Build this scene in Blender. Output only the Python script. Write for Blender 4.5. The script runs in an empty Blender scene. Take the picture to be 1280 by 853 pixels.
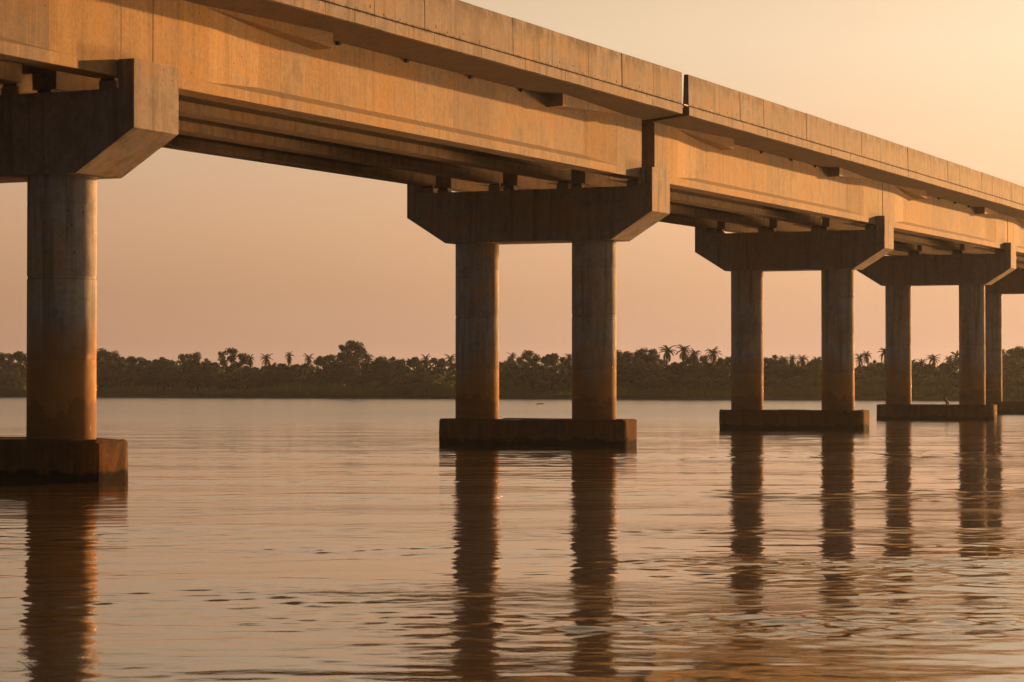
import bpy, bmesh, math, random
import numpy as np
from mathutils import Vector, Matrix
R = math.radians
random.seed(7)
sc = bpy.context.scene
COL = sc.collection

# ------------------------------------------------------------------ camera
FPX, YAW, PITCH = 3029.9, 0.41688, 0.01780
CAM = Vector((38.42, -56.09, 2.6635))
cam = bpy.data.cameras.new('camera')
cam.sensor_width = 36.0
cam.lens = FPX / 1280 * 36
cam.clip_start, cam.clip_end = 0.5, 20000
co = bpy.data.objects.new('camera', cam)
COL.objects.link(co)
co.location = CAM
co.rotation_euler = (math.pi / 2 + PITCH, 0, YAW)
sc.camera = co

# ------------------------------------------------------------------ light
EXPO = 1.35
SUN_AZ = R(15.5)      # to the right of the bridge axis (+Y)
SUN_EL = R(7.8)
SUND = Vector((math.sin(SUN_AZ) * math.cos(SUN_EL), math.cos(SUN_AZ) * math.cos(SUN_EL), math.sin(SUN_EL)))
sun = bpy.data.lights.new('sun', 'SUN')
sun.energy = 3.6
sun.angle = R(0.6)
sun.color = (1.0, 0.48, 0.165)
so = bpy.data.objects.new('sun', sun)
COL.objects.link(so)
so.rotation_euler = SUND.to_track_quat('Z', 'Y').to_euler()

w = bpy.data.worlds.new('World')
sc.world = w
w.use_nodes = True
nt = w.node_tree
nt.nodes.clear()
def wn(t, **k):
    n = nt.nodes.new(t)
    for a, b in k.items(): setattr(n, a, b)
    return n
def wl(a, b): nt.links.new(a, b)
wout = wn('ShaderNodeOutputWorld')
tc = wn('ShaderNodeTexCoord')
nrm = wn('ShaderNodeVectorMath', operation='NORMALIZE'); wl(tc.outputs['Generated'], nrm.inputs[0])
sep = wn('ShaderNodeSeparateXYZ'); wl(nrm.outputs[0], sep.inputs[0])
asn = wn('ShaderNodeMath', operation='ARCSINE'); wl(sep.outputs['Z'], asn.inputs[0])
el = wn('ShaderNodeMath', operation='DIVIDE'); wl(asn.outputs[0], el.inputs[0]); el.inputs[1].default_value = math.pi / 2
el.use_clamp = True
elp = wn('ShaderNodeMath', operation='POWER'); wl(el.outputs[0], elp.inputs[0]); elp.inputs[1].default_value = 0.5
ramp = wn('ShaderNodeValToRGB')
wl(elp.outputs[0], ramp.inputs[0])
stops = [(0, (.52, .305, .224)), (1, (.575, .332, .217)), (2.2, (.65, .372, .213)), (3.7, (.765, .45, .258)), (8, (.77, .57, .38)), (12, (.71, .51, .33)),
         (20, (.55, .39, .25)), (45, (.19, .152, .122)), (90, (.115, .102, .09))]
cr = ramp.color_ramp
while len(cr.elements) < len(stops): cr.elements.new(0.5)
for e, (d, c) in zip(cr.elements, stops):
    e.position = math.sqrt(d / 90); e.color = (*c, 1)
dot = wn('ShaderNodeVectorMath', operation='DOT_PRODUCT'); wl(nrm.outputs[0], dot.inputs[0]); dot.inputs[1].default_value = SUND
acs = wn('ShaderNodeMath', operation='ARCCOSINE'); wl(dot.outputs['Value'], acs.inputs[0])
# brightness falls off smoothly with the angle from the sun
m1 = wn('ShaderNodeMath', operation='MULTIPLY_ADD'); wl(acs.outputs[0], m1.inputs[0]); m1.inputs[1].default_value = -1.28; m1.inputs[2].default_value = 1.28 * R(39)
ex = wn('ShaderNodeMath', operation='EXPONENT'); wl(m1.outputs[0], ex.inputs[0])
ma = wn('ShaderNodeMath', operation='MULTIPLY_ADD'); wl(ex.outputs[0], ma.inputs[0]); ma.inputs[1].default_value = .84; ma.inputs[2].default_value = .14
# hazy aureole round the low sun
au = wn('ShaderNodeMath', operation='MULTIPLY'); wl(acs.outputs[0], au.inputs[0]); au.inputs[1].default_value = -1 / R(12)
au2 = wn('ShaderNodeMath', operation='EXPONENT'); wl(au.outputs[0], au2.inputs[0])
au3 = wn('ShaderNodeMath', operation='MULTIPLY_ADD'); wl(au2.outputs[0], au3.inputs[0]); au3.inputs[1].default_value = 1.7; wl(ma.outputs[0], au3.inputs[2])
mst = wn('ShaderNodeMath', operation='MULTIPLY'); wl(au3.outputs[0], mst.inputs[0]); mst.inputs[1].default_value = 2 ** -EXPO
# faint, wide haze banding so the sky is not a perfect gradient
mpp = wn('ShaderNodeMapping'); mpp.inputs['Scale'].default_value = (1.2, 1.2, 9); wl(nrm.outputs[0], mpp.inputs[0])
hz = wn('ShaderNodeTexNoise'); hz.inputs['Scale'].default_value = 2.2; hz.inputs['Detail'].default_value = 4; wl(mpp.outputs[0], hz.inputs['Vector'])
hm = wn('ShaderNodeMapRange'); wl(hz.outputs['Fac'], hm.inputs[0]); hm.inputs[1].default_value = .25; hm.inputs[2].default_value = .75; hm.inputs[3].default_value = .965; hm.inputs[4].default_value = 1.035
ms2 = wn('ShaderNodeMath', operation='MULTIPLY'); wl(mst.outputs[0], ms2.inputs[0]); wl(hm.outputs[0], ms2.inputs[1])
# away from the sun the haze loses its warmth and turns to a cool dusk grey
cool = wn('ShaderNodeMapRange'); cool.interpolation_type = 'SMOOTHSTEP'; wl(acs.outputs[0], cool.inputs[0])
cool.inputs[1].default_value = R(70); cool.inputs[2].default_value = R(130); cool.inputs[3].default_value = 0; cool.inputs[4].default_value = 1
tint = wn('ShaderNodeMix', data_type='RGBA', blend_type='MULTIPLY'); wl(cool.outputs[0], tint.inputs[0]); wl(ramp.outputs[0], tint.inputs[6]); tint.inputs[7].default_value = (.58, 1.0, 1.7, 1)
bgA = wn('ShaderNodeBackground'); wl(tint.outputs[2], bgA.inputs[0]); wl(ms2.outputs[0], bgA.inputs[1])
sky = wn('ShaderNodeTexSky', sky_type='NISHITA')
sky.sun_disc = False
sky.sun_elevation = SUN_EL
sky.sun_rotation = SUN_AZ
sky.dust_density = 6.0
sky.air_density = 1.5
sky.ozone_density = 1.0
bgB = wn('ShaderNodeBackground'); wl(sky.outputs[0], bgB.inputs[0]); bgB.inputs[1].default_value = 0.05
mixb = wn('ShaderNodeMixShader'); mixb.inputs[0].default_value = 0.08
wl(bgA.outputs[0], mixb.inputs[1]); wl(bgB.outputs[0], mixb.inputs[2]); wl(mixb.outputs[0], wout.inputs[0])

sc.view_settings.view_transform = 'Standard'
sc.view_settings.look = 'None'
sc.view_settings.exposure = EXPO
sc.view_settings.gamma = 1.0
sc.view_settings.use_curve_mapping = False
sc.cycles.use_denoising = True
sc.cycles.max_bounces = 8
sc.cycles.volume_bounces = 0
sc.cycles.sample_clamp_indirect = 0
sc.cycles.blur_glossy = 0.0
sc.cycles.use_guiding = True

# ------------------------------------------------------------------ materials
class Mat:
    def __init__(s, name):
        s.m = bpy.data.materials.new(name); s.m.use_nodes = True
        s.t = s.m.node_tree; s.t.nodes.clear()
        s.out = s.n('ShaderNodeOutputMaterial')
        s.b = s.n('ShaderNodeBsdfPrincipled')
        s.l(s.b.outputs[0], s.out.inputs[0])
    def n(s, t, **k):
        x = s.t.nodes.new(t)
        for a, b in k.items(): setattr(x, a, b)
        return x
    def l(s, a, b): s.t.links.new(a, b)
    def coord(s, which='Object', scale=(1, 1, 1)):
        c = s.n('ShaderNodeTexCoord'); m = s.n('ShaderNodeMapping')
        m.inputs['Scale'].default_value = scale
        s.l(c.outputs[which], m.inputs[0]); return m.outputs[0]
    def noise(s, vec, scale, detail=4, rough=.55, dist=0):
        x = s.n('ShaderNodeTexNoise'); x.inputs['Scale'].default_value = scale
        x.inputs['Detail'].default_value = detail; x.inputs['Roughness'].default_value = rough
        x.inputs['Distortion'].default_value = dist
        s.l(vec, x.inputs['Vector']); return x.outputs['Fac']
    def rng(s, v, a, b, c, d, smooth=False):
        x = s.n('ShaderNodeMapRange')
        if smooth: x.interpolation_type = 'SMOOTHSTEP'
        s.l(v, x.inputs[0])
        for i, q in enumerate((a, b, c, d)): x.inputs[1 + i].default_value = q
        return x.outputs[0]
    def math(s, op, a, b=None, c=None):
        x = s.n('ShaderNodeMath', operation=op)
        for i, q in enumerate((a, b, c)):
            if q is None: continue
            if isinstance(q, (int, float)): x.inputs[i].default_value = q
            else: s.l(q, x.inputs[i])
        return x.outputs[0]
    def mix(s, f, a, b, blend='MIX'):
        x = s.n('ShaderNodeMix', data_type='RGBA', blend_type=blend)
        for i, q in ((0, f), (6, a), (7, b)):
            if isinstance(q, (int, float)): x.inputs[i].default_value = q
            elif isinstance(q, tuple): x.inputs[i].default_value = (*q, 1)
            else: s.l(q, x.inputs[i])
        return x.outputs[2]
    def bump(s, h, strength, dist, prev=None):
        x = s.n('ShaderNodeBump'); x.inputs['Strength'].default_value = strength
        x.inputs['Distance'].default_value = dist
        s.l(h, x.inputs['Height'])
        if prev: s.l(prev, x.inputs['Normal'])
        return x.outputs[0]

def concrete(name, base, warm, silt=False, wet=False, panels=None, streak=.35, objvar=0.0, parapet=False):
    """weathered cast concrete: mottling, run-off streaks, pores, optional form-panel tones, silt and tide marks"""
    M = Mat(name)
    W = M.coord('Object')
    big = M.noise(W, .35, 5, .6)
    c = M.mix(M.rng(big, .35, .68, 0, 1), base, warm)
    med = M.noise(W, 1.7, 6, .65)
    c = M.mix(M.rng(med, .47, .68, 0, .6), c, tuple(x * .5 for x in base))
    rusty = M.noise(M.coord('Object', (.5, .5, .9)), 1.0, 5, .6, .5)
    c = M.mix(M.rng(rusty, .47, .64, 0, .75), c, (warm[0] * 1.08, warm[1] * .80, warm[2] * .46))
    if panels:
        uv = M.coord('UV')
        br = M.n('ShaderNodeTexBrick', offset=.37, offset_frequency=1, squash=1.0)
        M.l(uv, br.inputs['Vector'])
        br.inputs['Color1'].default_value = (0, 0, 0, 1); br.inputs['Color2'].default_value = (1, 1, 1, 1)
        br.inputs['Mortar'].default_value = (.5, .5, .5, 1)
        br.inputs['Scale'].default_value = 1.0; br.inputs['Mortar Size'].default_value = .012
        br.inputs['Brick Width'].default_value = panels[0]; br.inputs['Row Height'].default_value = panels[1]
        bw = M.n('ShaderNodeRGBToBW'); M.l(br.outputs['Color'], bw.inputs[0])
        c = M.mix(M.rng(bw.outputs[0], 0, .6, .75, 0), c, (warm[0] * 1.2, warm[1] * .92, warm[2] * .46))
        c = M.mix(M.rng(bw.outputs[0], .6, 1, 0, .62), c, (base[0] * .78, base[1] * .72, base[2] * .74))
        c = M.mix(M.math('MULTIPLY', br.outputs['Fac'], .45), c, tuple(x * .3 for x in base))
    st = M.noise(M.coord('Object', (2.6, 2.6, .16)), 1.0, 5, .6)
    c = M.mix(M.rng(st, .50, .68, 0, streak * 1.25), c, tuple(x * .30 for x in base))
    st2 = M.noise(M.coord('Object', (7, 7, .3)), 1.0, 3, .6)
    c = M.mix(M.rng(st2, .54, .72, 0, .35), c, tuple(min(1, x * 1.4) for x in warm))
    gr = M.noise(W, 6.5, 6, .75)
    c = M.mix(M.rng(gr, .46, .66, 0, .4), c, tuple(x * .5 for x in base))
    vo = M.n('ShaderNodeTexVoronoi'); vo.inputs['Scale'].default_value = 3.2; M.l(W, vo.inputs['Vector'])
    pit = M.math('MULTIPLY', M.rng(vo.outputs['Distance'], .06, .12, 1, 0), M.rng(M.noise(W, .8, 2), .5, .6, 0, 1))
    c = M.mix(M.math('MULTIPLY', pit, .8), c, (.02, .015, .01))
    if parapet:
        su = M.n('ShaderNodeSeparateXYZ'); M.l(M.coord('UV'), su.inputs[0])
        nz = M.noise(M.coord('Object', (1.2, 1.2, .8)), 1.0, 6, .68)
        up = M.math('MULTIPLY', M.rng(su.outputs['Y'], 14.55, 15.3, 0, 1, True), M.rng(nz, .42, .58, 0, .85))
        c = M.mix(up, c, (.055, .042, .033))
        n3 = M.noise(M.coord('Object', (4.5, 4.5, 2.5)), 1.0, 5, .7)
        ed = M.math('ADD', M.math('ABSOLUTE', M.math('SUBTRACT', su.outputs['Y'], 14.02)), M.rng(n3, .3, .7, .09, -.10))
        c = M.mix(M.rng(ed, .0, .06, .85, 0), c, (.03, .02, .014))
    if objvar:
        oi = M.n('ShaderNodeObjectInfo')
        c = M.mix(M.rng(oi.outputs['Random'], 0, 1, 0, objvar), c, tuple(x * .55 for x in base))
    gn = M.n('ShaderNodeNewGeometry'); sn = M.n('ShaderNodeSeparateXYZ'); M.l(gn.outputs['True Normal'], sn.inputs[0])
    c = M.mix(M.rng(sn.outputs['Z'], .25, .6, 0, .55), c, (.075, .052, .034))   # dust lying on ledges
    if silt or wet:
        sp = M.n('ShaderNodeSeparateXYZ'); M.l(M.coord('Object'), sp.inputs[0])
        zz = M.math('ADD', sp.outputs['Z'], M.rng(M.noise(M.coord('Object', (1, 1, .5)), .9, 4), .3, .7, -.7, .7))
    if silt:
        f = M.rng(zz, 2.4, 4.9, .95, 0, True)
        c = M.mix(f, c, (.33, .155, .042))
        f3 = M.math('MULTIPLY', M.rng(M.math('ADD', sp.outputs['Z'], M.rng(M.noise(M.coord('Object', (.8, .8, .35)), 1.6, 5, .65), .3, .7, -.45, .45)), 2.02, 2.1, 1, 0), .45)
        c = M.mix(f3, c, (.12, .055, .018))
        f2 = M.math('MULTIPLY', M.rng(zz, .8, 3.4, 1, 0, True), M.rng(M.noise(M.coord('Object', (1, 1, 5)), .8, 4), .4, .7, .1, .6))
        c = M.mix(f2, c, (.13, .062, .02))
    if wet:
        zw = M.math('ADD', sp.outputs['Z'], M.rng(M.noise(W, 1.3, 5, .65), .3, .7, -.16, .16))
        f = M.rng(zw, .24, .38, 1, 0, True)
        c = M.mix(M.math('MULTIPLY', f, .93), c, (.010, .008, .006))
        M.b.inputs['Roughness'].default_value = .92
    else:
        M.b.inputs['Roughness'].default_value = .88
    M.l(c, M.b.inputs['Base Color'])
    M.b.inputs['Specular IOR Level'].default_value = .04 if wet else .2
    b1 = M.bump(M.noise(W, 14, 6, .7), .5, .012)
    b2 = M.bump(M.noise(W, 1.1, 3, .5), .6, .02, b1)
    b3 = M.bump(M.rng(pit, 0, 1, 1, 0), .6, .01, b2)
    M.l(b3, M.b.inputs['Normal'])
    return M.m

G1, G2 = (.25, .20, .15), (.33, .245, .14)
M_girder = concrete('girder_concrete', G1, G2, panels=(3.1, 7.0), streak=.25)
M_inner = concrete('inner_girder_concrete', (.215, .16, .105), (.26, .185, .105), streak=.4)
M_parapet = concrete('parapet_concrete', (.235, .20, .178), (.285, .24, .20), streak=.55, objvar=.3, parapet=True)
M_cap = concrete('pier_cap_concrete', (.235, .20, .17), (.285, .235, .185), streak=.55)
M_col = concrete('column_concrete', (.325, .305, .28), (.40, .36, .31), silt=True, streak=.6)
M_foot = concrete('footing_concrete', (.10, .062, .035), (.16, .07, .018), wet=True, streak=.5)
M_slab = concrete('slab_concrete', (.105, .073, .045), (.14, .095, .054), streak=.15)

def plain(name, col, rough=.8, metal=0, var=.4, scale=3):
    M = Mat(name)
    n = M.noise(M.coord('Object'), scale, 4)
    M.l(M.mix(M.rng(n, .3, .7, 0, 1), tuple(x * (1 - var) for x in col), tuple(min(1, x * (1 + var)) for x in col)), M.b.inputs['Base Color'])
    M.b.inputs['Roughness'].default_value = rough; M.b.inputs['Metallic'].default_value = metal
    return M.m
M_rubber = plain('black_rubber', (.02, .018, .016), .7)
M_hole_shade = plain('painted_hole_shade', (.012, .010, .008), .95)  # even near-black that paints the shade inside holes
M_rust = plain('rusty_steel', (.24, .15, .05), .7, .2)
M_feather = plain('black_feather', (.018, .017, .018), .6)
M_drift = plain('driftwood', (.06, .042, .028), .85)
M_bark = plain('bark', (.075, .055, .04), .9, 0, .5, 2)

def leafmat(name, a, b, transl=.35):
    M = Mat(name)
    g = M.n('ShaderNodeNewGeometry')
    n = M.noise(M.coord('Object'), .55, 3)
    oi = M.n('ShaderNodeObjectInfo')
    f = M.math('ADD', M.math('MULTIPLY', g.outputs['Random Per Island'], .55), M.math('MULTIPLY', n, .5))
    c = M.mix(f, a, b)
    c = M.mix(M.rng(oi.outputs['Random'], 0, 1, 0, .6), c, (b[0] * 1.5, b[1] * 1.35, b[2] * 1.1))
    M.l(c, M.b.inputs['Base Color']); M.b.inputs['Roughness'].default_value = .65
    M.b.inputs['Specular IOR Level'].default_value = .2
    t = M.n('ShaderNodeBsdfTranslucent'); M.l(c, t.inputs[0])
    mx = M.n('ShaderNodeMixShader'); mx.inputs[0].default_value = transl
    M.l(M.b.outputs[0], mx.inputs[1]); M.l(t.outputs[0], mx.inputs[2]); M.l(mx.outputs[0], M.out.inputs[0])
    return M.m
M_leaf = leafmat('broad_leaves', (.021, .039, .028), (.050, .080, .052), .25)
M_leaf2 = leafmat('bush_leaves', (.055, .09, .028), (.12, .17, .05), .4)
M_palm = leafmat('palm_leaves', (.026, .03, .015), (.055, .055, .026), .2)
M_reed = leafmat('reed_blades', (.07, .10, .022), (.15, .17, .045), .4)

FAR0, FAR1 = 20.0, 170.0
def water_mat():
    M = Mat('river_water')
    O = M.coord('Object')
    # camera-independent: everything is in metres on the river surface; the current runs across the bridge
    rot = M.n('ShaderNodeMapping'); rot.inputs['Rotation'].default_value = (0, 0, -YAW)
    M.l(O, rot.inputs[0]); V = rot.outputs[0]
    def mp(sx, sy):
        m = M.n('ShaderNodeMapping'); m.inputs['Scale'].default_value = (sx, sy, 1); M.l(V, m.inputs[0]); return m.outputs[0]
    patch = M.rng(M.noise(mp(.016, .05), 1.0, 5, .62, .8), .46, .62, 0, 1, True)
    patchb = M.rng(M.noise(mp(.055, .20), 1.0, 5, .65, .9), .50, .64, 0, 1, True)
    fine = M.noise(mp(5.0, 6.5), 1.0, 4, .65, .3)
    rip = M.noise(mp(1.6, 2.6), 1.0, 3, .6, .4)
    # out in midstream (past ~120 m) the waves are finer than a pixel: they are carried by the roughness
    sy = M.n('ShaderNodeSeparateXYZ'); M.l(V, sy.inputs[0])
    far = M.rng(sy.outputs['Y'], FAR0, FAR1, 0, 1, True)
    h = M.math('MULTIPLY', fine, M.math('MULTIPLY_ADD', patchb, .0035, M.math('MULTIPLY_ADD', patch, .003, .0005)))
    mid = M.rng(sy.outputs['Y'], -15, 45, .12, 1, True)
    h = M.math('ADD', h, M.math('MULTIPLY', rip, M.math('MULTIPLY', mid, M.math('MULTIPLY_ADD', patchb, .034, .009))))
    M.l(M.math('MULTIPLY_ADD', far, .17, .05), M.b.inputs['Roughness'])
    M.l(M.bump(h, 1.0, 1.0), M.b.inputs['Normal'])
    M.b.inputs['Base Color'].default_value = (.10, .062, .025, 1)
    M.b.inputs['IOR'].default_value = 1.55
    return M.m
M_water = water_mat()

# ------------------------------------------------------------------ mesh helpers
def mesh_obj(name, verts, faces, mat, parent=None, uv=None, smooth=False, mats=None, midx=None):
    me = bpy.data.meshes.new(name)
    me.from_pydata([tuple(v) for v in verts], [], faces)
    if uv:
        l = me.uv_layers.new(name='UVMap')
        for lp in me.loops: l.data[lp.index].uv = uv[lp.vertex_index]
    for m in (mats or [mat]): me.materials.append(m)
    if midx: me.polygons.foreach_set('material_index', midx)
    if smooth: me.polygons.foreach_set('use_smooth', [True] * len(me.polygons))
    me.update()
    o = bpy.data.objects.new(name, me); COL.objects.link(o)
    if parent: o.parent = parent
    return o
def empty(name, loc=(0, 0, 0), parent=None):
    o = bpy.data.objects.new(name, None); COL.objects.link(o); o.location = loc
    o.empty_display_size = .3
    if parent: o.parent = parent
    return o
def tag(o, label=None, cat=None, group=None, kind=None):
    if label: o['label'] = label
    if cat: o['category'] = cat
    if group: o['group'] = group
    if kind: o['kind'] = kind
    return o
def fix_normals(o, bev=0, seg=2):
    me = o.data; bm = bmesh.new(); bm.from_mesh(me)
    bmesh.ops.recalc_face_normals(bm, faces=bm.faces)
    if bev:
        es = [e for e in bm.edges if len(e.link_faces) == 2 and e.calc_face_angle(0) > R(25)]
        bmesh.ops.bevel(bm, geom=es, offset=bev, segments=seg, affect='EDGES', profile=.6)
    bm.to_mesh(me); bm.free(); me.update()
    return o

# ------------------------------------------------------------------ the setting: river, far bank
FW = Vector((-math.sin(YAW), math.cos(YAW), 0)); RT = Vector((math.cos(YAW), math.sin(YAW), 0))
def place(px, depth):
    """point on the plan at photo column px and at this distance along the view axis"""
    p = CAM + FW * depth + RT * ((px - 640) / FPX * depth)
    return Vector((p.x, p.y, 0))
def bank_depth(px): # the far bank runs a little towards the bridge on the right
    x0, d0, x1, d1 = -106.0, 517.0, 82.0, 401.0
    k = (px - 640) / FPX; s = (d1 - d0) / (x1 - x0)
    return (d0 - s * x0) / (1 - s * k)
BA, BB = place(20, bank_depth(20)), place(1260, bank_depth(1260))
BDIR = (BB - BA).normalized(); BN = Vector((-BDIR.y, BDIR.x, 0))
if BN.dot(FW) < 0: BN = -BN

# waves: sums of many small wave trains, gathered in drifting patches, on grids that get coarser away from the near shore
rs = np.random.RandomState(4)
def trains(n, l0, l1, spread, slope):
    lam = np.exp(rs.uniform(math.log(l0), math.log(l1), n)); k = 2 * math.pi / lam
    th = math.pi / 2 + rs.normal(0, spread, n)
    amp = slope / k * math.sqrt(2.0 / n) * rs.uniform(.5, 1.4, n)
    return np.stack([k * np.cos(th), k * np.sin(th), rs.uniform(0, 6.283, n), amp], 1)
T_L, T_M, T_S = trains(14, 3.0, 9.0, .6, .0065), trains(40, .7, 2.2, .6, 1.0), trains(50, .42, .85, .8, 1.0)
T_X = trains(60, .20, .45, .9, 1.0)
T_E1, T_E2 = trains(16, 9.0, 45.0, .35, 1.0), trains(18, 4.0, 16.0, .5, 1.0)
T_E4 = trains(26, 2.0, 9.0, .9, 1.0)
def field(T, X, Y, flat=False):
    out = np.zeros_like(X)
    for kx, ky, ph, a in T: out += (1.0 if flat else a) * np.sin(kx * X + ky * Y + ph)
    return out / math.sqrt(len(T) / 2) if flat else out
def step(x, a, b):
    t = np.clip((x - a) / (b - a), 0, 1); return t * t * (3 - 2 * t)
def surface(X, Y, lmin):
    """X across, Y along the river's view axis, metres"""
    e1 = step(field(T_E1, X * .8, Y, True), .25, 1.5); e2 = step(field(T_E2, X * .45, Y, True), -.2, 1.4)
    e4 = step(field(T_E4, X * .8, Y, True), .3, 2.2) * (.25 + .75 * step(field(T_E1, X * .8 + 31, Y + 17, True), -.3, .9))
    # livelier water on the right, where the current comes round the piers
    side = .5 + .5 * step(X, -6, 7)
    h = field(T_L, X, Y)
    wk = np.zeros_like(X)   # broken water trailing off the footings
    for fx, fy in WAKES:
        dx = X - fx; wk += np.exp(-((Y - fy - .05 * dx) / (1.0 + .05 * np.abs(dx))) ** 2) * step(dx, -1.0, .6) * (1 - step(dx, 3, 20))
    h += field(T_M, X, Y) * (.008 + .020 * e1 * side + .009 * e2 * side)
    if lmin < .3: h += field(T_S, X, Y) * (1 - step(Y, 90, 114)) * (.009 + .014 * e1 * e2 + .022 * e1 * side + .012 * e2 + .012 * e4 + .075 * wk)
    if lmin < .1: h += field(T_X, X, Y) * (1 - step(Y, 37, 45.6)) * (.009 + .034 * e1 * e2 + .028 * e1 * side + .016 * e2 + .06 * e4)
    return h
WAKES = []
for i_ in range(0, 3):
    q_ = Vector((1.7 - .00037 * (40 * i_) ** 2 / 2, 40 * i_ - .6, 0)) - Vector((CAM.x, CAM.y, 0))
    WAKES.append((q_.dot(RT), q_.dot(FW)))
wvs, wfs = [], []
C2 = Vector((CAM.x, CAM.y, 0))
def zone(d0, d1, half, st):
    nx, ny = int(2 * half / st), int((d1 - d0) / st)
    X, Y = np.meshgrid(np.linspace(-half, half, nx + 1), np.linspace(d0, d1, ny + 1))
    Z = surface(X, Y, st)
    P = np.stack([C2.x + RT.x * X + FW.x * Y, C2.y + RT.y * X + FW.y * Y, Z], -1).reshape(-1, 3)
    base = sum(len(q) for q in wvs)
    I = np.arange((nx + 1) * (ny + 1)).reshape(ny + 1, nx + 1) + base
    wvs.append(P); wfs.append(np.stack([I[:-1, :-1], I[:-1, 1:], I[1:, 1:], I[1:, :-1]], -1).reshape(-1, 4))
zone(14, 46, 15, .075)
zone(46, 115, 34, .17)
zone(115, 260, 70, .45)
ext = 2500
wvs.append(np.array([(-ext, -1200, -.09), (ext, -1200, -.09), (ext, 2600, -.09), (-ext, 2600, -.09)]))
nb = sum(len(q) for q in wvs) - 4
wfs.append(np.array([[nb, nb + 1, nb + 2, nb + 3]]))
V_, F_ = np.concatenate(wvs), np.concatenate(wfs)
wme = bpy.data.meshes.new('river_water')
wme.vertices.add(len(V_)); wme.vertices.foreach_set('co', V_.ravel().astype(np.float32))
wme.loops.add(F_.size); wme.loops.foreach_set('vertex_index', F_.ravel().astype(np.int32))
wme.polygons.add(len(F_)); wme.polygons.foreach_set('loop_start', np.arange(0, F_.size, 4, dtype=np.int32)); wme.polygons.foreach_set('loop_total', np.full(len(F_), 4, dtype=np.int32))
wme.polygons.foreach_set('use_smooth', np.ones(len(F_), dtype=bool))
wme.materials.append(M_water); wme.update(calc_edges=True)
water = bpy.data.objects.new('river_water', wme); COL.objects.link(water)
tag(water, 'rippled brown river water under the bridge', 'water', kind='structure')

def ground_mat():
    M = Mat('bank_soil')
    n = M.noise(M.coord('Object'), .3, 5)
    M.l(M.mix(n, (.05, .038, .022), (.06, .07, .025)), M.b.inputs['Base Color']); M.b.inputs['Roughness'].default_value = .95
    return M.m
rows = [(-3, -.6), (0, -.05), (.6, .55), (3, .9), (10, 1.2), (30, 1.6), (90, 2.2), (400, 3), (2200, 4)]
gv, gf = [], []
NX = 160
rb = random.Random(3)
off = [0] * (NX + 1)
for i in range(NX + 1): off[i] = 1.4 * math.sin(i * .9) + .8 * math.sin(i * 2.3 + 1)
for d, z in rows:
    for i in range(NX + 1):
        t = (i / NX * 2 - 1) * 1500
        q = BA + (BB - BA) * .5 + BDIR * t + BN * (d + off[i] * .7)
        gv.append((q.x, q.y, z + (rb.uniform(-.12, .12) if d > .3 else 0)))
for j in range(len(rows) - 1):
    for i in range(NX):
        a = j * (NX + 1) + i
        gf.append((a, a + 1, a + NX + 2, a + NX + 1))
tag(mesh_obj('river_bank', gv, gf, ground_mat()), 'low earth bank along the far side of the river', 'bank', kind='structure')

# ------------------------------------------------------------------ the bridge
S, KAP, GR, GR2 = 40.0, 0.00037, 0.33965, 0.06088
def B(v, s, z):
    """bridge coordinates: v across (+ towards the camera side), s along the axis from the nearest pier in view, z up at that pier"""
    a = KAP * s
    cx, cy = -(1 - math.cos(a)) / KAP, math.sin(a) / KAP
    return Vector((cx + v * math.cos(a), cy + v * math.sin(a), z + rise(s)))
def rise(s):
    t = s / S
    return GR * t + GR2 * t * t if t > -1 else -.28 + .25 * (t + 1)
def B0(v, s, z): # without the gradient (footings stand on the river bed)
    q = B(v, s, z); q.z = z; return q
FIRST, LAST = -1, 8
bridge = empty('concrete_bridge')
tag(bridge, 'long weathered concrete girder bridge on twin-column piers crossing the river', 'bridge')

def prism(name, prof, s0, s1, mat, parent, nseg=1, bev=0, fn=B, close=True):
    """a (v,z) outline swept along the bridge; prof may be a function of s giving the outline"""
    ss = [s0 + (s1 - s0) * i / nseg for i in range(nseg + 1)] if not isinstance(s0, list) else s0
    vs, fs, uv = [], [], []
    for s in ss:
        pr = prof(s) if callable(prof) else prof
        for v, z in pr:
            vs.append(fn(v, s, z)); uv.append((s + z * .001, z))
    n = len(pr)
    for j in range(len(ss) - 1):
        for i in range(n):
            a, b = j * n + i, j * n + (i + 1) % n
            fs.append((a, b, b + n, a + n))
    fs.append(tuple(reversed(range(n)))); fs.append(tuple((len(ss) - 1) * n + i for i in range(n)))
    o = mesh_obj(name, vs, fs, mat, parent, uv)
    return fix_normals(o, bev)
def block(name, v0, v1, s0, s1, z0, z1, mat, parent, bev=0, fn=B):
    return prism(name, [(v0, z0), (v1, z0), (v1, z1), (v0, z1)], s0, s1, mat, parent, 1, bev, fn)

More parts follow.
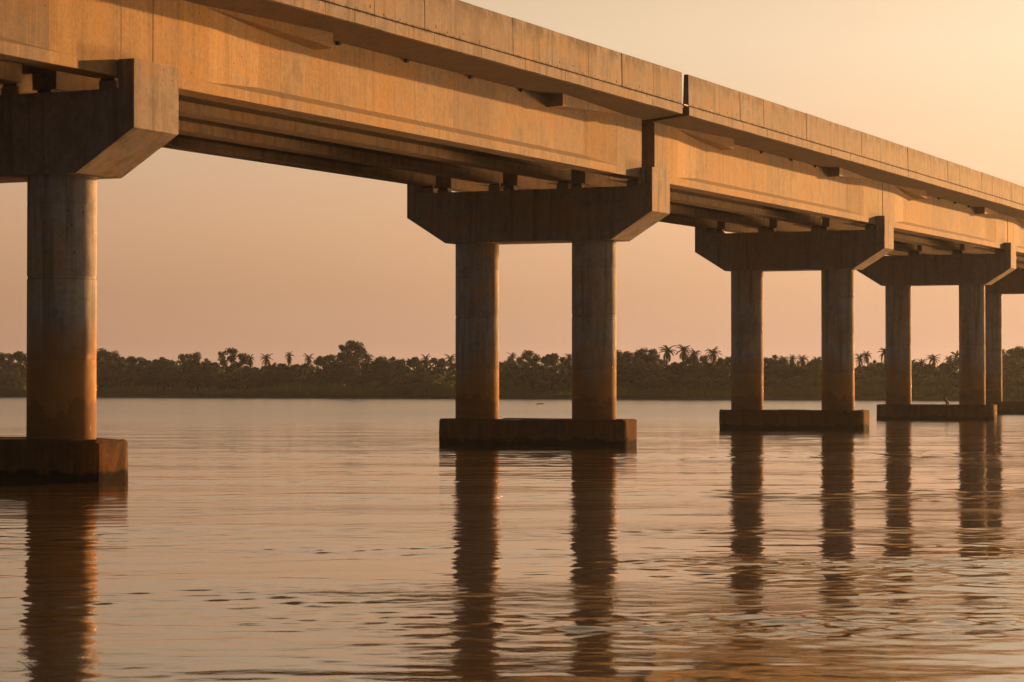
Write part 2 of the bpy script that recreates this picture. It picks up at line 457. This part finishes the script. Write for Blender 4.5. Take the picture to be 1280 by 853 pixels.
# --- piers
VR, VL, VC = 3.04, -8.32, -2.64
ZSEAT, ZEAR, ZC, ZB, CH = 10.60, 11.38, 9.53, 8.38, 1.84
CT = 1.13
EARW = .50
def cap_profile(): # (v,z)
    return [(VR - CH, ZB), (VR, ZC), (VR, ZEAR), (VR - EARW, ZEAR), (VR - EARW, ZSEAT),
            (VL + EARW, ZSEAT), (VL + EARW, ZEAR), (VL, ZEAR), (VL, ZC), (VL + CH, ZB)]
def column(s, v, parent, zt):
    vs, fs, uv = [], [], []
    N = 48; r = .95
    c = B0(v, s, 0)
    zs = [(1.10, 0), (5.53, 0), (5.56, -.018), (5.62, -.018), (5.65, 0), (zt - .16, 0), (zt - .1, .0), (zt + .04, 0)]
    extra = [(3.3, 0), (3.315, -.008), (3.335, -.008), (3.35, 0)]
    zs = sorted(zs + extra)
    if zt > 8: zs = sorted(zs + [(7.60, 0), (7.615, -.008), (7.635, -.008), (7.65, 0)])
    for z, dr in zs:
        for i in range(N):
            a = 2 * math.pi * i / N
            vs.append((c.x + (r + dr) * math.cos(a), c.y + (r + dr) * math.sin(a), z)); uv.append((a * r, z))
    for j in range(len(zs) - 1):
        for i in range(N):
            a, b = j * N + i, j * N + (i + 1) % N
            fs.append((a, b, b + N, a + N))
    o = mesh_obj('column', vs, fs, M_col, parent, uv)
    for p in o.data.polygons: p.use_smooth = True
    return o
def footing(s, parent, rnd):
    v0, v1, hu, r = -6.98, 1.70, 1.12, .58
    out = []
    for cx, cy, a0 in ((v1 - r, hu - r, 0), (v0 + r, hu - r, 90), (v0 + r, -hu + r, 180), (v1 - r, -hu + r, 270)):
        for k in range(7):
            a = R(a0 + 15 * k); out.append((cx + r * math.cos(a), cy + r * math.sin(a)))
    # subdivide long sides so the rim can be uneven
    pts = []
    for i, (x, y) in enumerate(out):
        x2, y2 = out[(i + 1) % len(out)]
        L = math.hypot(x2 - x, y2 - y); k = max(1, int(L / .35))
        for q in range(k): pts.append((x + (x2 - x) * q / k, y + (y2 - y) * q / k))
    n = len(pts); vs, fs = [], []
    top = 1.165
    for lev, (z, ins) in enumerate(((-1.5, 0), (.05, 0), (.5, 0), (top - .06, 0), (top, .05))):
        for i, (x, y) in enumerate(pts):
            l = math.hypot(x - VC, y); kx = 1 - ins / max(l, .1)
            jz = rnd.uniform(-.06, .025) if lev >= 3 else 0
            jr = rnd.uniform(-.012, .012) if lev >= 1 else 0
            q = B0(x + (-ins if x > VC else ins) + jr, s + y * (1 - ins / hu) + jr, z + jz); vs.append(q)
    for j in range(4):
        for i in range(n):
            a, b = j * n + i, j * n + (i + 1) % n
            fs.append((a, b, b + n, a + n))
    fs.append(tuple(4 * n + i for i in range(n)))
    o = mesh_obj('footing', vs, fs, M_foot, parent)
    return fix_normals(o)
GV = [2.12 - 3.173 * k for k in range(4)]
for i in range(FIRST, LAST + 1):
    s = S * i
    p = empty('pier', B0(VC, s, 0), bridge)
    bpy.context.view_layer.update()
    rnd = random.Random(50 + i)
    inv = Matrix.Translation(-p.location)
    kids = []
    kids.append(prism('pier_cap', cap_profile(), s - CT, s + CT, M_cap, p, 1, .022))
    for v in (0.0, -5.457): kids.append(column(s, v, p, ZB + rise(s)))
    kids.append(footing(s, p, rnd))
    for gv_ in GV:
        for du in (-1.0, .62):
            if du < 0 and i == FIRST: continue
            if du > 0 and i == LAST: continue
            kids.append(block('bearing_plinth', gv_ - .26, gv_ + .26, s + du - .02, s + du + .40 if du > 0 else s + du + .38 - .3, ZSEAT, 10.84, M_inner, p, .02))
            kids.append(block('bearing_pad', gv_ - .22, gv_ + .22, s + du + .02, s + du + .36 if du > 0 else s + du + .04, 10.843, 10.918, M_rubber, p))
    for k in kids: k.matrix_parent_inverse = inv

# --- spans
def girder_profile(t, sgn_flat):
    """outline of one I-girder around v=0; t = 0 solid end block .. 1 slender mid-span web"""
    hw = .40; web = hw - .21 * t
    f1 = 11.24; f2 = 11.24 + .20 * t + .002
    top0 = 13.18; tw = hw
    return [(-hw, 10.92), (hw, 10.92), (hw, f1), (web, f2), (web, 13.42), (-web, 13.42), (-web, f2), (-hw, f1)]
def smooth(a, b, x):
    x = min(1, max(0, (x - a) / (b - a))); return x
OPEN = 1       # the pier with the open expansion joint
rp = random.Random(11)
for i in range(FIRST, LAST):
    s0 = S * i
    sp = empty('deck_span', B(VC, s0 + 20, 13.4), bridge)
    inv = Matrix.Translation(-sp.location)
    kids = []
    a0, a1 = s0 + .64, s0 + S - .96
    marks = [a0, s0 + 3.6, s0 + 6.8] + [s0 + 6.8 + (S - 13.9) * k / 8 for k in range(1, 8)] + [s0 + S - 7.1, s0 + S - 3.9, a1]
    for k, gv_ in enumerate(GV):
        def prof(s, gv_=gv_):
            u = s - s0
            t = smooth(3.4, 7.0, u) * smooth(S - 3.7, S - 7.3, u) if False else min(smooth(3.4, 6.8, u), 1 - smooth(S - 7.1, S - 3.7, u))
            return [(gv_ + v, z) for v, z in girder_profile(t, 0)]
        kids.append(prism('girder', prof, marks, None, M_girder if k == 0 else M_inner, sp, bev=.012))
    # slab with a cantilever soffit that rises towards the edge
    e0 = s0 + (.36 if i == OPEN else .02); e1 = s0 + S - (.46 if i + 1 == OPEN else .02)
    vr, vl = 4.02, -9.30
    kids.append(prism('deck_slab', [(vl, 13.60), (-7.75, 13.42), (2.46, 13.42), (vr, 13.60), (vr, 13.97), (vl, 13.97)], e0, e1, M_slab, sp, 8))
    # outer edge of the slab, cast in short lengths
    ne = 21
    for k in range(ne):
        q0 = e0 + (e1 - e0) * k / ne + .004; q1 = e0 + (e1 - e0) * (k + 1) / ne - .004
        j = rp.uniform(-.006, .006)
        kids.append(prism('edge_segment', [(4.024, 13.602 + j), (4.165 + j, 13.612 + j), (4.165 + j, 13.985), (4.024, 13.985)], q0, q1, M_parapet, sp, 1, .006))
    # parapet panels
    npn = 11
    for k in range(npn):
        q0 = e0 + (e1 - e0) * k / npn + .011; q1 = e0 + (e1 - e0) * (k + 1) / npn - .011
        j = rp.uniform(-.012, .012); j2 = rp.uniform(-.006, .006)
        o = prism('parapet_panel', [(3.88, 13.99), (4.08, 13.99), (4.08, 14.03), (4.15 + j, 14.03), (4.15 + j, 14.05), (4.13 + j, 15.33 + j2), (4.11 + j, 15.35 + j2), (3.93, 15.35 + j2)], q0, q1, M_parapet, sp, 1, .012)
        # tie and weep holes at the panel foot: closed discs with painted-in shade
        vs, fs = [], []
        for u in (.18, .52, .86):
            if rp.random() < .25: continue
            sc_ = q0 + (q1 - q0) * (u + rp.uniform(-.06, .06)); zc = 14.012 + rp.choice((.10, .13, .2, .24)); rr = rp.uniform(.022, .05)
            b = len(vs)
            for a in range(8):
                vs.append(B(4.152 + j - .018 * (zc - 14.05), sc_ + rr * math.cos(a * math.pi / 4), zc + rr * 1.25 * math.sin(a * math.pi / 4)))
            for a in range(8):
                vs.append(B(4.10 + j, sc_ + rr * math.cos(a * math.pi / 4), zc + rr * math.sin(a * math.pi / 4)))
            fs.append(tuple(b + a for a in range(8)))
            for a in range(8): fs.append((b + a, b + (a + 1) % 8, b + 8 + (a + 1) % 8, b + 8 + a))
        if vs:
            me = o.data; me.materials.append(M_hole_shade)
            bm = bmesh.new(); bm.from_mesh(me); bl = [bm.verts.new(x) for x in vs]
            for ff in fs:
                fc = bm.faces.new([bl[x] for x in ff]); fc.material_index = 1
            bm.to_mesh(me); bm.free()
        kids.append(o)
    kids.append(prism('far_parapet', [(-9.41, 13.972), (-9.10, 13.972), (-9.14, 15.35), (-9.38, 15.35)], e0, e1, M_parapet, sp, 8))
    # top-flange haunches: wedges that deepen away from the pier and stop short
    for end in (0, 1):
        def wp(s, end=end):
            u = s - s0 if end == 0 else s0 + S - s
            t = max(.001, min(1, (u - 2.6) / 7.7))
            zt = 13.47; zb = 13.43 - .46 * t
            wb = 2.2; vo = 2.46 + .50 * t
            return [(wb, zb), (vo, zb + .04 * t), (vo, zt + .02 + .085 * t), (wb, zt)]
        ss = [s0 + 2.6, s0 + 4.9, s0 + 7.3, s0 + 10.3] if end == 0 else [s0 + S - 10.9, s0 + S - 7.6, s0 + S - 5.1, s0 + S - 2.6]
        kids.append(prism('haunch', wp, ss, None, M_girder, sp, bev=0))
    # drain holes where slab and girder meet: solid blocks, shade painted by colour
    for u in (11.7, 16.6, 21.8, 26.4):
        kids.append(prism('drain_shade_block', [(2.28, 13.30), (2.40, 13.32), (2.45, 13.41), (2.28, 13.44)], s0 + u, s0 + u + .2, M_hole_shade, sp, 1, .012))
    # cross diaphragms between the girders
    for u in (1.35, 13.6, 26.4, S - 1.75):
        for k in range(3):
            kids.append(block('diaphragm', GV[k + 1] + .17, GV[k] - .17, s0 + u - .13, s0 + u + .13, 11.5, 13.425, M_inner, sp))
    # concrete closing the joint over a pier (all but the open one)
    if i != OPEN and i > FIRST:
        rec = {0: .006, 2: .02, 3: .025}.get(i, .02)
        kids.append(block('closure_panel', 1.95, 2.52 - rec, s0 - .94, s0 + .622, 11.0, 13.44, M_girder, sp, .01))
    if i == OPEN:
        kids.append(block('joint_plate', 3.95, 4.19, s0 - .36, s0 + .20, 13.985, 14.03, M_rust, sp, .006))
        kids.append(block('joint_seal', -9.2, 3.9, s0 - .40, s0 + .20, 13.75, 13.90, M_rubber, sp))
    for k in kids: k.matrix_parent_inverse = inv

# ------------------------------------------------------------------ vegetation
class Geo:
    def __init__(s): s.v, s.f = [], []
    def quad(s, c, a, b):
        n = len(s.v); s.v += [c - a - b, c + a - b, c + a + b, c - a + b]; s.f.append((n, n + 1, n + 2, n + 3))
    def tri(s, p, q, r):
        n = len(s.v); s.v += [p, q, r]; s.f.append((n, n + 1, n + 2))
    def tube(s, pts, rad, k=6):
        n0 = len(s.v)
        for i, p in enumerate(pts):
            d = (pts[min(i + 1, len(pts) - 1)] - pts[max(i - 1, 0)]).normalized()
            x = d.orthogonal().normalized(); y = d.cross(x)
            for j in range(k):
                a = 2 * math.pi * j / k
                s.v.append(p + (x * math.cos(a) + y * math.sin(a)) * rad[i])
        for i in range(len(pts) - 1):
            for j in range(k):
                a, b = n0 + i * k + j, n0 + i * k + (j + 1) % k
                s.f.append((a, b, b + k, a + k))
        s.f.append(tuple(n0 + (len(pts) - 1) * k + j for j in range(k)))
    def mesh(s, name, mat, smooth=False):
        me = bpy.data.meshes.new(name); me.from_pydata([tuple(q) for q in s.v], [], s.f); me.materials.append(mat)
        if smooth: me.polygons.foreach_set('use_smooth', [True] * len(me.polygons))
        me.update(); return me
def rvec(r):
    while True:
        q = Vector((r.uniform(-1, 1), r.uniform(-1, 1), r.uniform(-1, 1)))
        if .05 < q.length < 1: return q.normalized()
def leaves(g, r, c, rx, rz, n, size):
    for _ in range(n):
        d = rvec(r); q = d * (r.random() ** .45)
        p = c + Vector((q.x * rx, q.y * rx, q.z * rz))
        nn = (d + rvec(r) * .9 + Vector((0, 0, .4))).normalized()
        a = nn.orthogonal().normalized(); a = Matrix.Rotation(r.uniform(0, 6.28), 3, nn) @ a; b = nn.cross(a)
        sz = size * r.uniform(.6, 1.4)
        n0 = len(g.v); g.v += [p - a * sz, p - b * sz * .55, p + a * sz, p + b * sz * .55]; g.f.append((n0, n0 + 1, n0 + 2, n0 + 3))
def broadleaf(seed, Wd, base, shape, clumps=34, per=95):
    """unit-height crown on a forked trunk; Wd = crown width / height, base = height where the crown starts"""
    r = random.Random(seed); H = 10.0; tr, cr_ = Geo(), Geo()
    top = H * (base + .12)
    lean = Vector((r.uniform(-.4, .4), r.uniform(-.4, .4), 0))
    pts = [Vector((0, 0, -.4)), Vector((0, 0, top * .4)) + lean * .3, Vector((0, 0, top)) + lean]
    tr.tube(pts, [.30, .22, .17])
    for k in range(clumps):
        a = r.uniform(0, 6.283); h = r.random()
        if shape == 'dome': rad = math.sqrt(max(0, 1 - h * h)) ; lowr = 1
        elif shape == 'tall': rad = math.sin(math.pi * (.18 + .78 * h)) * .9
        elif shape == 'flat': rad = (1 - .3 * h) * (.5 + .5 * h)
        else: rad = .45 + .55 * math.sin(math.pi * min(1, h * 1.1 + .1))
        q = r.random() ** .4
        cpos = Vector((math.cos(a) * rad * q * Wd * H / 2, math.sin(a) * rad * q * Wd * H / 2, H * base + h * H * (1 - base) * .9)) + lean
        cs = r.uniform(.55, 1.15)
        if k < 9:
            tr.tube([pts[2] - Vector((0, 0, r.uniform(.2, 1.5))), (pts[2] + cpos) / 2 + rvec(r) * .3, cpos], [.11, .075, .03], 5)
        leaves(cr_, r, cpos, cs * 1.25, cs * .95, int(per * cs * 1.6), .27)
    return tr.mesh('trunk', M_bark), cr_.mesh('crown', M_leaf)
def bushproto(seed, Wd):
    r = random.Random(seed); st, cr_ = Geo(), Geo(); H = 4.0
    for k in range(5):
        a = r.uniform(0, 6.28)
        st.tube([Vector((0, 0, -.3)), Vector((math.cos(a) * .5, math.sin(a) * .5, 1.2)), Vector((math.cos(a) * 1.1, math.sin(a) * 1.1, 2.4))], [.07, .05, .02], 5)
    for k in range(26):
        a = r.uniform(0, 6.28); h = r.random(); rad = math.sqrt(1 - (h * .95) ** 2) * r.random() ** .4
        c = Vector((math.cos(a) * rad * Wd * H / 2, math.sin(a) * rad * Wd * H / 2, .25 + h * H * .86))
        leaves(cr_, r, c, r.uniform(.6, .95), r.uniform(.45, .7), 110, .2)
    return st.mesh('stem', M_bark), cr_.mesh('foliage', M_leaf2)
def palmproto(seed):
    r = random.Random(seed); tr, cr_ = Geo(), Geo(); H = 10.0
    dx = r.uniform(-1, 1) * .9; pts = []
    for k in range(9):
        t = k / 8; pts.append(Vector((dx * t * t, .3 * math.sin(t * 3 + seed), -.4 + (H - 1.3) * t)))
    tr.tube(pts, [.24 - .1 * k / 8 for k in range(9)], 7)
    top = pts[-1]
    nf = 22
    for k in range(nf):
        az = k * 2.39996 + r.uniform(-.2, .2); up = 1.45 - 1.95 * (k / nf) + r.uniform(-.12, .12)
        L = r.uniform(1.9, 2.6); h = Vector((math.cos(az), math.sin(az), 0)); p = top.copy(); ang = up; n = 11
        prev = p.copy(); spine = [p.copy()]
        for i in range(n):
            ang -= (.125 + .05 * (up < .4)) * r.uniform(.8, 1.2)
            p = p + (h * math.cos(ang) + Vector((0, 0, math.sin(ang)))) * (L / n); spine.append(p.copy())
        cr_.tube(spine, [.05 - .035 * i / n for i in range(n + 1)], 4)
        side = h.cross(Vector((0, 0, 1)))
        for i in range(1, n + 1):
            d = (spine[i] - spine[i - 1]).normalized(); l = .46 * math.sin(math.pi * (.12 + .80 * i / n)) + .12
            for sg in (-1, 1):
                for off_ in (0, .5):
                    b0 = spine[i] - d * (L / n) * off_
                    tip = b0 + side * sg * l * .75 + d * l * .45 - Vector((0, 0, l * r.uniform(.25, .6)))
                    cr_.tri(b0 - d * .075, b0 + d * .075, tip)
    return tr.mesh('trunk', M_bark), cr_.mesh('crown', M_palm)

TREES = {
    'dome': [broadleaf(21, 1.10, .22, 'dome', 60, 80), broadleaf(22, 1.0, .25, 'dome', 48, 80)],
    'round': [broadleaf(31, .95, .20, 'round'), broadleaf(32, .85, .16, 'round'), broadleaf(33, 1.1, .24, 'round', 40)],
    'tall': [broadleaf(41, .60, .18, 'tall', 30), broadleaf(42, .68, .22, 'tall', 30)],
    'flat': [broadleaf(51, 1.15, .42, 'flat', 36), broadleaf(52, 1.0, .38, 'flat', 32)],
}
PALMS = [palmproto(k) for k in (61, 62, 63, 64, 65)]
BUSH = [bushproto(71, 1.5), bushproto(72, 1.9), bushproto(73, 1.2)]

# openings between the piers through which the far bank is seen (photo columns)
GAPS = [(-20, 31, 'left of the nearest column'), (123, 568, "between first and second piers"),
        (622, 714, "between the second pier's columns"), (771, 916, "between second and third piers"),
        (956, 1029, "between the third pier's columns"), (1069, 1108, "between third and fourth piers"),
        (1140, 1199, "between the fourth pier's columns"), (1250, 1300, "at the right edge past the fifth pier")]
ORD = ['first', 'second', 'third', 'fourth', 'fifth', 'sixth', 'seventh', 'eighth', 'ninth', 'tenth', 'eleventh', 'twelfth', 'thirteenth', 'fourteenth',
       'fifteenth', 'sixteenth', 'seventeenth', 'eighteenth', 'nineteenth', 'twentieth']
HORY = 426.5 + FPX * math.tan(PITCH)
def put(kind, px, topy, back, wide=1.0):
    """a tree whose top reaches photo row topy, standing `back` metres behind the water's edge"""
    d = bank_depth(px) + back / abs(BN.dot(FW))
    p = place(px, d)
    z0 = 1.0 + back * .02
    H = CAM.z + (HORY - topy) / FPX * d - z0
    return p, z0, H
planted = []   # (category, px, maker)
rt = random.Random(5)
def plant(cat, kind, px, topy, back, wide=1.0, look=''):
    planted.append((cat, kind, px, topy, back, wide, look))
for px, ty, k, wd in [(6, 440, 'round', 1), (24, 437, 'tall', 1.2), (132, 437, 'flat', 1.1), (148, 444, 'round', 1), (172, 445, 'round', 1), (190, 446, 'flat', .9), (206, 443, 'round', 1.1),
                  (237, 437.5, 'flat', .62), (262, 445, 'round', .9), (287, 435, 'dome', 1.05), (405, 443, 'round', 1),
                  (440, 425.5, 'dome', 1.0), (476, 446, 'flat', .9), (496, 442.5, 'round', .9), (517, 445, 'round', 1.1), (548, 446, 'round', 1),
                  (634, 444, 'round', .9), (661, 437.5, 'dome', .9), (690, 440.5, 'round', 1.1), (708, 445, 'round', .9),
                  (783, 435, 'flat', .9), (803, 436, 'flat', .8), (815, 434.5, 'tall', 1), (874, 444, 'round', .9), (905, 445, 'round', .9),
                  (967, 440, 'round', 1), (1020, 446, 'round', .9), (1096, 447, 'round', .8), (1150, 449, 'round', .8), (1192, 448, 'round', .8),
                  (1256, 431, 'flat', 1.1), (1274, 433, 'dome', 1.0)]:
    look = {'dome': 'domed', 'round': 'rounded', 'tall': 'narrow', 'flat': 'flat-topped'}[k]
    plant('tree', k, px, ty, rt.uniform(14, 24), wd, look)
for px, ty in [(312, 441), (332, 440.5), (359, 437.5), (386, 440.5), (532, 441), (563, 441), (641, 439), (693, 444), (712, 440), (833, 429.5), (853.5, 428.5), (868, 434), (882, 441), (892, 432),
               (911, 443), (979, 443), (993, 441), (1007, 441.5), (1022, 444), (1075, 440), (1086.5, 436.5), (1105, 432), (1153, 447), (1168, 441), (1184, 442.5)]:
    plant('palm', 'palm', px, ty, rt.uniform(9, 20))
x = -12
while x < 1300: # lower trees in front of the skyline row
    plant('tree', rt.choice(['round', 'round', 'dome', 'tall']), x, rt.uniform(449, 460), rt.uniform(7, 12), 1.15, 'low dark')
    x += rt.uniform(17, 27)
for px, ty, wd in [(12, 478, 1), (140, 486, 1.2), (180, 484, 1), (226, 480, 1), (262, 487, 1), (285, 484, .9), (447, 481, 1.1), (468, 477, 1.2), (487, 482, .9), (500, 473, 1.1), (520, 466, 1.45), (548, 468, 1.3),
               (632, 474, 1.2), (655, 478, 1.1), (680, 476, 1.3), (703, 478, 1.2), (782, 478, 1.1), (800, 475, 1.1), (827, 465, 1.5), (862, 472, 1.25), (885, 471, 1.3), (905, 474, 1.3),
               (970, 472, 1.3), (995, 470, 1.3), (1018, 474, 1.2), (1080, 473, 1.3), (1098, 471, 1.2), (1150, 474, 1.2), (1170, 471, 1.2), (1190, 474, 1.1), (1260, 471, 1.3), (1278, 473, 1.2)]:
    plant('bush', 'bush', px, ty, rt.uniform(2.5, 5), wd)
planted.sort(key=lambda t: t[2])
counts = {}
names = {'tree': 'broadleaf_tree', 'palm': 'coconut_palm', 'bush': 'riverside_bush'}
for cat, kind, px, ty, back, wide, look in planted:
    gap = next((q for q in GAPS if q[0] <= px <= q[1]), None)
    if gap is None: continue
    p, z0, H = put(kind, px, ty, back)
    if cat == 'palm': tm, cm = rt.choice(PALMS); sH = H / 10.0; sw = sH * rt.uniform(.62, 1.0)
    elif cat == 'bush': tm, cm = rt.choice(BUSH); sH = H / 4.0; sw = sH * wide
    else: tm, cm = rt.choice(TREES[kind]); sH = H / 10.0; sw = sH * wide
    root = empty(names[cat], (p.x, p.y, z0)); root.scale = (sw, sw, sH); root.rotation_euler.z = rt.uniform(0, 6.28)
    a, b = ('stem', 'foliage') if cat == 'bush' else ('trunk', 'crown')
    for nm, me in ((a, tm), (b, cm)):
        o = bpy.data.objects.new(nm, me); COL.objects.link(o); o.parent = root
    key = (cat, look, gap[2]); kk = counts.get(key, 0); counts[key] = kk + 1
    if cat == 'palm': lab = f'{ORD[kk]} palm from the left, {gap[2]}'
    elif cat == 'bush': lab = f"{ORD[kk]} waterside bush from the left {gap[2]}"
    else: lab = f'{ORD[kk]} {look} tree from the left, {gap[2]}'
    tag(root, lab, cat, {'palm': 'palms on the far bank', 'bush': 'bushes along the far waterline', 'tree': 'trees on the far bank'}[cat])

# the wood behind and beyond the trees that can be told apart
rw = random.Random(9)
wood = Geo()
for k in range(1900):
    t = rw.uniform(-330, 330); bk = rw.uniform(12, 60)
    q = BA + (BB - BA) * .5 + BDIR * t + BN * bk
    inview = abs(t) < 125
    hh = rw.uniform(1.0, 6.4) if inview else rw.uniform(2.5, 8.5)
    c = Vector((q.x, q.y, 1.2 + hh * rw.uniform(.45, 1)))
    for _ in range(48):
        d = rvec(rw); pp = c + Vector((d.x * 2.0, d.y * 2.0, d.z * 1.3)) * rw.random() ** .4
        nn = (d + rvec(rw)).normalized(); aa = nn.orthogonal().normalized(); bb = nn.cross(aa); sz = rw.uniform(.3, .6)
        wood.quad(pp, aa * sz, bb * sz * .6)
o = bpy.data.objects.new('distant_wood', wood.mesh('distant_wood', M_leaf)); COL.objects.link(o)
tag(o, 'dark mass of woodland behind the trees of the far bank', 'wood', kind='stuff')
# reeds and grass at the water's edge
reed = Geo()
for k in range(32000):
    t = rw.uniform(-330, 330); e = rw.random()
    bk = .45 + 4.6 * e * e
    q = BA + (BB - BA) * .5 + BDIR * t + BN * bk
    dens = .5 + .5 * math.sin(t * .045 + .6) * math.sin(t * .11 + 2)
    h = (.6 + 1.9 * dens * rw.uniform(.5, 1.1)) * (0.7 + .5 * e)
    p = Vector((q.x, q.y, .45 + .12 * bk)); a = rw.uniform(0, 3.14); wv_ = Vector((math.cos(a), math.sin(a), 0)) * rw.uniform(.07, .18)
    lean_ = Vector((rw.uniform(-.3, .3), rw.uniform(-.3, .3), h))
    reed.tri(p - wv_, p + wv_, p + lean_)
o = bpy.data.objects.new('reed_bed', reed.mesh('reed_bed', M_reed)); COL.objects.link(o)
tag(o, 'green reeds and grass along the foot of the far bank', 'reeds', kind='stuff')

# ------------------------------------------------------------------ small things
def skin(name, pts, edges, rad, mat, sub=2):
    me = bpy.data.meshes.new(name); me.from_pydata(pts, edges, []); me.materials.append(mat)
    o = bpy.data.objects.new(name, me); COL.objects.link(o)
    m = o.modifiers.new('skin', 'SKIN'); m.use_smooth_shade = True
    for d, r in zip(me.skin_vertices[0].data, rad): d.radius = (r, r)
    me.skin_vertices[0].data[0].use_root = True
    if sub: m2 = o.modifiers.new('sub', 'SUBSURF'); m2.levels = m2.render_levels = sub
    return o
# a dark water bird on the fourth footing
bp = B0(-.0, 3 * S, 1.17)
q = B0(-1.75, 3 * S - .75, 1.155)
bird = skin('perched_bird', [(0, 0, .20), (.02, 0, .30), (.05, 0, .385), (.035, 0, .44), (.06, 0, .475), (.12, 0, .478), (.165, 0, .47), (-.06, 0, .13), (-.13, 0, .05),
                             (.0, .035, .12), (.01, .04, .012), (.06, .045, .010), (0, -.035, .12), (.01, -.04, .012), (.06, -.045, .010)],
            [(0, 1), (1, 2), (2, 3), (3, 4), (4, 5), (5, 6), (0, 7), (7, 8), (0, 9), (9, 10), (10, 11), (0, 12), (12, 13), (13, 14)],
            [.085, .08, .05, .032, .035, .02, .008, .07, .035, .03, .011, .009, .03, .011, .009], M_feather)
bird.location = q; bird.scale = (1.45, 1.45, 1.15); bird.rotation_euler.z = R(200)
tag(bird, 'small dark water bird perched on the footing of the fourth pier', 'bird')
# driftwood carried by the current
d = (CAM.z) * FPX / (505.5 - HORY)
pp = place(675, d)
log = skin('driftwood_log', [(-.55, 0, .0), (-.2, .03, .05), (.2, -.02, .06), (.6, .04, .03), (.3, .1, .16)], [(0, 1), (1, 2), (2, 3), (2, 4)], [.05, .075, .07, .035, .03], M_drift, 1)
log.location = pp; log.rotation_euler.z = YAW + .1
tag(log, 'dark piece of driftwood floating beyond the second pier', 'driftwood')

# ------------------------------------------------------------------ evening haze over the river
hb = bpy.data.meshes.new('haze')
x0, x1, y0, y1, z0, z1 = -1500, 1500, -900, 1500, -3.0, 24.0
hb.from_pydata([(x, y, z) for z in (z0, z1) for y in (y0, y1) for x in (x0, x1)], [],
               [(0, 2, 3, 1), (4, 5, 7, 6), (0, 1, 5, 4), (2, 6, 7, 3), (0, 4, 6, 2), (1, 3, 7, 5)])
M = Mat('haze'); M.t.nodes.remove(M.b)
pv = M.n('ShaderNodeVolumePrincipled'); pv.inputs['Color'].default_value = (.86, .90, .98, 1); pv.inputs['Density'].default_value = 0.00009
pv.inputs['Anisotropy'].default_value = .5
M.l(pv.outputs[0], M.out.inputs['Volume'])
hb.materials.append(M.m)
ho = bpy.data.objects.new('haze', hb); COL.objects.link(ho)
tag(ho, 'thin warm evening haze over the river', 'haze', kind='stuff')
